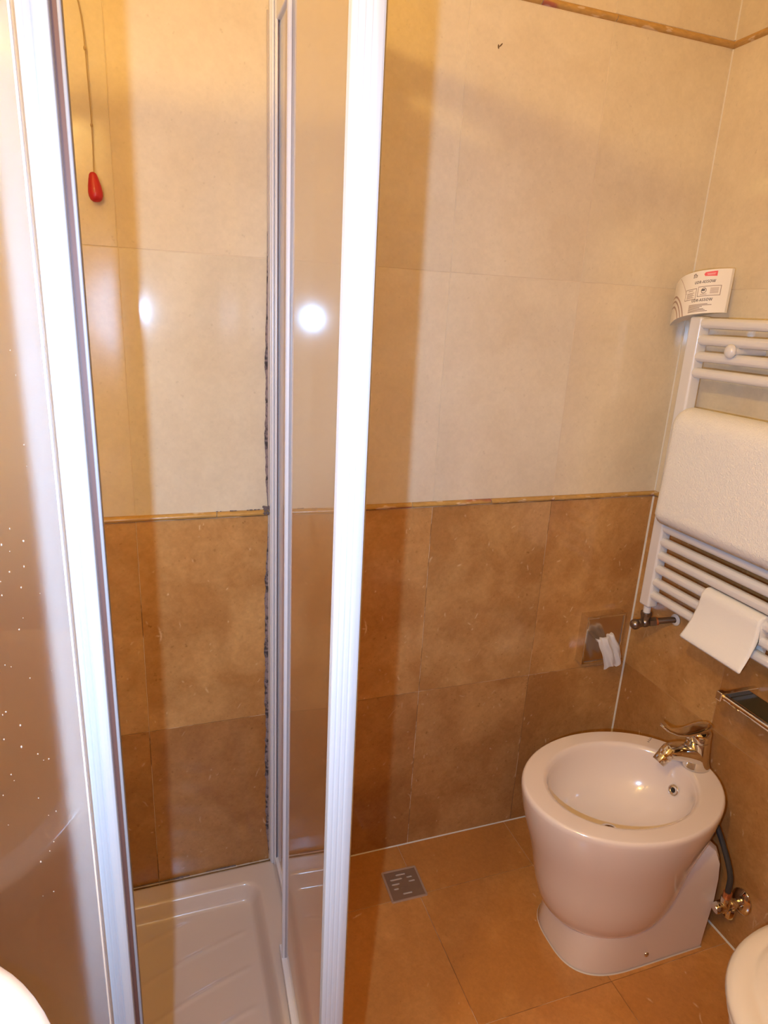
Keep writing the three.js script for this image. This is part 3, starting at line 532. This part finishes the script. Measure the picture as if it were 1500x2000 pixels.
// ---------------------------------------------------------------- washbasin
{
  const cx = -1.52, cz = 1.15, t = thing('washbasin', 'white washbasin whose bright curved rim cuts into the view', 'washbasin', V(cx, 0, cz));
  const half = (a, b, y) => ell(cx, cz, a, b, y, 84, 2.3).map((p) => V(p.x < cx ? Math.max(XL + 0.003, cx + (p.x - cx) * 1.85) : p.x, p.y, p.z));
  const rings = [[0.73, 0.09, 0.12], [0.75, 0.12, 0.18], [0.79, 0.15, 0.24], [0.84, 0.17, 0.28], [0.88, 0.180, 0.295], [0.895, 0.182, 0.297], [0.902, 0.180, 0.295], [0.905, 0.172, 0.287], [0.905, 0.150, 0.262], [0.901, 0.142, 0.254], [0.885, 0.136, 0.246], [0.84, 0.118, 0.22], [0.80, 0.09, 0.17], [0.785, 0.03, 0.05]].map(([y, a, b]) => half(a, b, y));
  part('bowl', loft(rings, { capStart: true, capEnd: true }), M.ceramic, t);
  part('pedestal', loft([[0, 0.10, 0.11], [0.05, 0.095, 0.105], [0.3, 0.08, 0.09], [0.6, 0.085, 0.095], [0.75, 0.11, 0.12]].map(([y, a, b]) => ell(cx - 0.04, cz, a, b, y, 40)), { capStart: true }), M.ceramic, t);
  part('wall_shelf', box(XL + 0.002, XL + 0.09, 0.80, 0.905, cz - 0.2, cz + 0.2, 0.012, 3), M.ceramic, t);
  const tp = thing('basin_tap', 'chrome spout tap at the back of the washbasin by the lamp', 'tap', V(XL + 0.055, 0.905, cz));
  part('body', rod(V(XL + 0.055, 0.905, cz), V(XL + 0.055, 0.98, cz), 0.022, 0.02, 24, 0.003), M.chrome, tp);
  part('spout', tube([V(XL + 0.055, 0.96, cz), V(XL + 0.09, 0.98, cz), V(XL + 0.14, 0.975, cz), V(XL + 0.16, 0.955, cz)], 0.011), M.chrome, tp);
}

// ---------------------------------------------------------------- towel radiator
{
  const t = thing('towel_radiator', 'white ladder towel radiator of round bars on the side wall', 'radiator', V(-0.07, 0.74, 0.37));
  const postShape = (z0, z1) => { const g = box(-0.086, -0.054, 0.742, 1.472, z0, z1, 0.006, 3); return g; };
  part('post', postShape(0.106, 0.142), M.whitePaint, t); part('post', postShape(0.606, 0.642), M.whitePaint, t);
  const bars = [1.458, 1.421, 1.384, 1.347, 1.221, 1.1665, 1.13, 1.0935, 1.057]; for (let i = 0; i < 6; i++) bars.push(0.9615 - 0.0366 * i);
  for (const y of bars) part('bar', rod(V(-0.0725, y, 0.138), V(-0.0725, y, 0.61), 0.0118, 0.0118, 20), M.whitePaint, t);
  part('bracket_knob', (() => { const g = new THREE.SphereGeometry(0.0135, 24, 14); g.scale(0.75, 1.1, 1); g.translate(-0.092, 1.4025, 0.247); return g; })(), M.whitePaint, t);
  part('bracket_arm', rod(V(-0.001, 1.4025, 0.250), V(-0.09, 1.4025, 0.248), 0.008, 0.008, 16), M.whitePaint, t);
  part('bracket_arm', rod(V(-0.001, 0.87, 0.58), V(-0.065, 0.87, 0.58), 0.008, 0.008, 16), M.whitePaint, t);
  part('bleed_nipple', rod(V(-0.07, 0.745, 0.124), V(-0.07, 0.718, 0.124), 0.0095, 0.0095, 18), M.whitePaint, t);
  const v = thing('radiator_valve', 'tarnished lockshield valve and tail pipe under the towel radiator', 'valve', V(-0.07, 0.69, 0.126));
  part('union_nut', merge([rod(V(-0.07, 0.722, 0.124), V(-0.07, 0.712, 0.124), 0.0145, 0.0145, 24, 0.001), rod(V(-0.07, 0.713, 0.124), V(-0.07, 0.702, 0.124), 0.0125, 0.0125, 6)]), M.oldBrass, v);
  part('valve_body', merge([(() => { const g = new THREE.SphereGeometry(0.0135, 24, 16); g.translate(-0.07, 0.692, 0.125); return g; })(), rod(V(-0.075, 0.692, 0.124), V(-0.092, 0.689, 0.122), 0.0105, 0.012, 20, 0.001)]), M.oldBrass, v);
  part('cap', (() => { const g = new THREE.SphereGeometry(0.014, 24, 16); g.translate(-0.098, 0.688, 0.122); return g; })(), M.oldBrass, v);
  part('pipe_nut', rod(V(-0.060, 0.694, 0.129), V(-0.045, 0.697, 0.136), 0.0125, 0.0125, 6), M.oldBrass, v);
  part('olive_ring', rod(V(-0.046, 0.697, 0.136), V(-0.041, 0.698, 0.138), 0.0105, 0.0105, 18), M.copper, v);
  part('tail_pipe', rod(V(-0.043, 0.698, 0.137), V(0.0, 0.707, 0.156), 0.0082, 0.0082, 18), M.oldBrass, v);
  part('wall_rosette', (() => { const g = new THREE.LatheGeometry([[0.008, 0], [0.016, 0], [0.0155, 0.003], [0.0095, 0.006], [0.008, 0.006]].map(([r, y]) => new THREE.Vector2(r, y)), 28); g.rotateZ(Math.PI / 2); g.translate(-0.0005, 0.7075, 0.158); return g; })(), M.plasticWhite, v);
}
// ---------------------------------------------------------------- towels on the radiator
function drape(z0, z1, bar, r, thick, front, back, flare, n = 26, nz = 60, lump = 0.002, edge = 0.010, curl = 0) {
  // closed section hung over a bar: outer skin down the front, round the hem, up the inside and down the back
  const mid = []; const R = r + thick / 2;
  for (let i = 0; i <= 10; i++) mid.push([bar.x + R, bar.y - back + back * i / 10]);
  for (let i = 1; i < 10; i++) { const a = Math.PI * i / 10; mid.push([bar.x + Math.cos(a) * R, bar.y + Math.sin(a) * R]); }
  for (let i = 0; i <= n; i++) { const s = i / n; mid.push([bar.x - R - flare * s * s, bar.y - front * s]); }
  const rings = [];
  for (let k = 0; k <= nz; k++) {
    const s = k / nz, d = Math.min(s, 1 - s) * (z1 - z0), e = Math.sqrt(clamp(1 - Math.pow(1 - clamp(d / edge), 2))), th = thick / 2 * Math.max(e, 0.12), z = z0 + (z1 - z0) * s;
    const outer = [], inner = [];
    mid.forEach(([x, y], i) => {
      const a = mid[Math.max(0, i - 1)], b = mid[Math.min(mid.length - 1, i + 1)]; let tx = b[0] - a[0], ty = b[1] - a[1]; const l = Math.hypot(tx, ty); tx /= l; ty /= l;
      const nx = ty, ny = -tx; // right of travel: away from the bar on the front
      const f = lump * (Math.sin(z * 37 + y * 21) + Math.sin(z * 71 - y * 43 + 1) * 0.6), hem = i === mid.length - 1 || i === 0 ? 0.55 : 1;
      const zz = z + curl * Math.max(0, (i - 19) / n) * (s - 0.5);
      outer.push(V(x - nx * (th * hem) - f * (x < bar.x ? 1 : 0), y - ny * th * hem, zz)); inner.push(V(x + nx * th * hem, y + ny * th * hem, zz));
    });
    const last = mid[mid.length - 1], prev = mid[mid.length - 2];
    rings.push([...outer, V(last[0], last[1] - th * 0.8 * Math.sign(prev[1] - last[1]), z + curl * (s - 0.5)), ...inner.reverse(), V(mid[0][0], mid[0][1] - th * 0.8, z)]);
  }
  const g = loft(rings, { capStart: true, capEnd: true });
  const p = g.attributes.position, uv = g.attributes.uv; for (let i = 0; i < p.count; i++) uv.setXY(i, p.getZ(i), p.getY(i) + p.getX(i));
  return g;
}
{
  const b = thing('bath_towel', 'thick folded white bath towel hung over the radiator bars', 'towel', V(-0.09, 0.99, 0.36));
  const g = drape(0.136, 0.575, V(-0.0725, 1.221, 0), 0.0125, 0.034, 0.226, 0.18, 0.006, 26, 70, 0.0016, 0.024); part('folded_cloth', g, M.terry, b);
  const s = thing('hand_towel', 'small flat white hand towel hung on the lower radiator bars', 'towel', V(-0.09, 0.75, 0.39));
  part('folded_cloth', drape(0.302, 0.466, V(-0.0725, 0.8517, 0), 0.0128, 0.008, 0.103, 0.07, 0.034, 26, 50, 0.0006, 0.003, 0.012), M.linen, s);
}

// ---------------------------------------------------------------- printed box on the radiator
{
  const W = 1024, Hh = 512, cv = document.createElement('canvas'); cv.width = W; cv.height = Hh; const c = cv.getContext('2d');
  c.fillStyle = '#f2e7d6'; c.fillRect(0, 0, W, Hh);
  c.strokeStyle = '#b99a86'; c.lineWidth = 24; for (const r of [330, 395, 450]) { c.beginPath(); c.arc(40, 640, r, -Math.PI / 2 - 0.15, -0.28); c.stroke(); }
  c.lineWidth = 9; c.strokeStyle = '#c9ad97'; c.beginPath(); c.arc(-80, 560, 640, -1.02, -0.5); c.stroke();
  c.fillStyle = '#ee4d4d'; c.beginPath(); c.moveTo(728, 26); c.lineTo(872, 20); c.lineTo(872, 80); c.lineTo(728, 70); c.lineTo(712, 48); c.closePath(); c.fill();
  c.fillStyle = '#f8b8b0'; c.fillRect(748, 42, 104, 7); c.fillRect(756, 55, 90, 6);
  c.fillStyle = '#5c4b40'; c.font = 'bold 62px serif'; c.fillText('fb', 560, 74);
  c.font = 'bold 47px sans-serif'; c.fillStyle = '#4a3a30'; c.fillText('UDR-ASSOW', 596, 152); c.fillText('UDR-ASSOW', 596, 366);
  c.strokeStyle = '#8f7866'; c.lineWidth = 7; c.strokeRect(668, 192, 270, 112); c.strokeRect(470, 206, 172, 124);
  c.fillStyle = '#a58d7c'; for (let i = 0; i < 5; i++) c.fillRect(500, 250 + i * 14, 118 - (i % 2) * 20, 7); c.fillRect(520, 222, 76, 8);
  c.strokeStyle = '#5c4b40'; c.lineWidth = 7; c.beginPath(); c.arc(742, 240, 30, 0, 6.3); c.stroke(); c.fillStyle = '#4a3a30'; c.fillRect(716, 222, 40, 22);
  c.fillStyle = '#b8a18f'; c.fillRect(700, 280, 84, 8); for (let i = 0; i < 6; i++) c.fillRect(820, 214 + i * 12, 96, 7);
  c.fillStyle = '#8f7866'; for (let i = 0; i < 7; i++) c.fillRect(566, 396 + i * 14, [250, 300, 190, 160, 210, 230, 260][i], 8);
  const tx = new THREE.CanvasTexture(cv); tx.colorSpace = THREE.SRGBColorSpace;
  const t = thing('printed_box', 'small curved white box with red label and print lying on top of the radiator', 'box', V(-0.09, 1.465, 0.15));
  // plan curve of the front face, from the end near the corner to the end along the bar
  const plan = (s) => [-0.086 + 0.038 * s - 0.036 * Math.sin(Math.PI * s), 0.045 + 0.122 * s];
  const tilt = (s) => 0.0335 * (1 - Math.pow(1 - s, 1.6));
  const N = 28, H0 = 0.094, rows = [];
  const face = []; for (let i = 0; i <= N; i++) { const s = i / N, [x, z] = plan(s), y = 1.4495 + tilt(s); face.push({ s, x, z, y }); }
  const front = loft([0, 1].map((q) => face.map((f) => V(f.x - 0.0, f.y + q * H0, f.z))), { wrap: false });
  const uv = front.attributes.uv; for (let q = 0; q < 2; q++) for (let i = 0; i <= N; i++) uv.setXY(q * (N + 1) + i, i / N, q);
  const pm = std({ map: tx, roughness: 0.5, side: THREE.DoubleSide });
  part('printed_front', front, pm, t);
  const card = std({ color: lin(0.80, 0.73, 0.62), roughness: 0.55, side: THREE.DoubleSide });
  const rearAt = (f, y) => V(-0.083 + 0.038 * f.s + 0.004, y, f.z);
  const bottom = loft([face.map((f) => V(f.x, f.y, f.z)), face.map((f) => rearAt(f, f.y))], { wrap: false });
  const top = loft([face.map((f) => rearAt(f, f.y + H0)), face.map((f) => V(f.x, f.y + H0, f.z))], { wrap: false });
  const rear = loft([face.map((f) => rearAt(f, f.y)), face.map((f) => rearAt(f, f.y + H0))], { wrap: false });
  const end = (f) => loft([[V(f.x, f.y, f.z), rearAt(f, f.y)], [V(f.x, f.y + H0, f.z), rearAt(f, f.y + H0)]], { wrap: false });
  part('box_body', merge([bottom, top, rear, end(face[0]), end(face[N])]), card, t);
}

// ---------------------------------------------------------------- tissue holder on the back wall
{
  const t = thing('tissue_holder', 'square chrome tissue holder on the brown back wall tiles', 'tissue holder', V(-0.113, 0.6, 0));
  const x0 = -0.176, x1 = -0.052, y0 = 0.528, y1 = 0.671, d = 0.032;
  const sh = new THREE.Shape(); sh.moveTo(x0, y0); sh.lineTo(x1, y0); sh.lineTo(x1, y1); sh.lineTo(x0, y1); sh.lineTo(x0, y0);
  const h = new THREE.Path(); const b = 0.004; h.moveTo(x0 + b, y0 + b); h.lineTo(x0 + b, y1 - b); h.lineTo(x1 - b, y1 - b); h.lineTo(x1 - b, y0 + b); h.lineTo(x0 + b, y0 + b); sh.holes.push(h);
  const fr = new THREE.ExtrudeGeometry(sh, { depth: d - 0.001, bevelEnabled: true, bevelSize: 0.0012, bevelThickness: 0.0012, bevelSegments: 3 });
  part('casing', fr, M.chrome, t);
  const pl = new THREE.Shape(); pl.moveTo(x0 + b, y0 + b); pl.lineTo(x1 - b, y0 + b); pl.lineTo(x1 - b, y1 - b); pl.lineTo(x0 + b, y1 - b); pl.lineTo(x0 + b, y0 + b);
  const op = new THREE.Path(); op.absellipse(-0.112, 0.586, 0.011, 0.016, 0, Math.PI * 2, true); pl.holes.push(op);
  const fp = new THREE.ExtrudeGeometry(pl, { depth: 0.0015, bevelEnabled: false, curveSegments: 24 }); fp.translate(0, 0, d - 0.004); part('front_plate', fp, M.satin, t);
  part('inner_lining', box(x0 + b, x1 - b, y0 + b, y1 - b, 0.001, 0.006), M.dark, t);
  // tissue pulled out of the slot: a gathered tuft that turns over and hangs
  const s = thing('tissue', 'crumpled white tissue hanging out of the chrome holder', 'tissue', V(-0.09, 0.56, 0.05));
  const path = [[-0.113, 0.587, 0.024], [-0.124, 0.603, 0.038], [-0.136, 0.622, 0.048], [-0.136, 0.622, 0.058], [-0.131, 0.606, 0.063], [-0.119, 0.585, 0.066], [-0.110, 0.563, 0.066], [-0.102, 0.546, 0.065], [-0.097, 0.534, 0.063]].map((p) => V(...p));
  const cur = new THREE.CatmullRomCurve3(path), wid = [0.009, 0.020, 0.025, 0.026, 0.028, 0.030, 0.030, 0.030, 0.029];
  const rings = []; const NS = 36, NW = 22;
  for (let j = 0; j <= NS; j++) {
    const u = j / NS, p = cur.getPoint(u), k = u * 8, w = wid[Math.floor(k)] + ((wid[Math.ceil(k)] || 0.027) - wid[Math.floor(k)]) * (k - Math.floor(k)), row = [];
    for (let i = 0; i <= NW; i++) { const v = i / NW * 2 - 1, fold = Math.sin(v * 7 + u * 4) * 0.004 + Math.sin(v * 13 - u * 7) * 0.0018, roll = (1 - v * v) * 0.010; row.push(V(p.x + v * w * 0.95 + v * v * 0.002, p.y + v * w * 0.30 + (u > 0.92 ? -0.006 * Math.sin(v * 5) * (u - 0.92) * 12 : 0), p.z + roll + fold)); }
    rings.push(row);
  }
  part('sheet', loft(rings, { wrap: false }), M.tissue, s);
}

// ---------------------------------------------------------------- chrome shelf low on the side wall
{
  const t = thing('glass_shelf', 'small smoked glass shelf with chrome rail under the hand towel', 'shelf', V(-0.05, 0.655, 0.6));
  for (const z of [0.424, 0.80]) {
    part('bracket', box(-0.098, 0.0, 0.652, 0.668, z - 0.006, z + 0.006, 0.0015), M.chrome, t);
    part('end_cap', box(-0.112, -0.094, 0.650, 0.672, z - 0.008, z + 0.008, 0.003), M.chrome, t);
  }
  part('rail', rod(V(-0.1, 0.660, 0.428), V(-0.1, 0.660, 0.80), 0.0075, 0.0075, 20), M.chrome, t);
  part('glass_plate', box(-0.096, -0.012, 0.650, 0.656, 0.430, 0.794, 0.0015), M.smoked, t);
}

renderer.render(scene, camera);
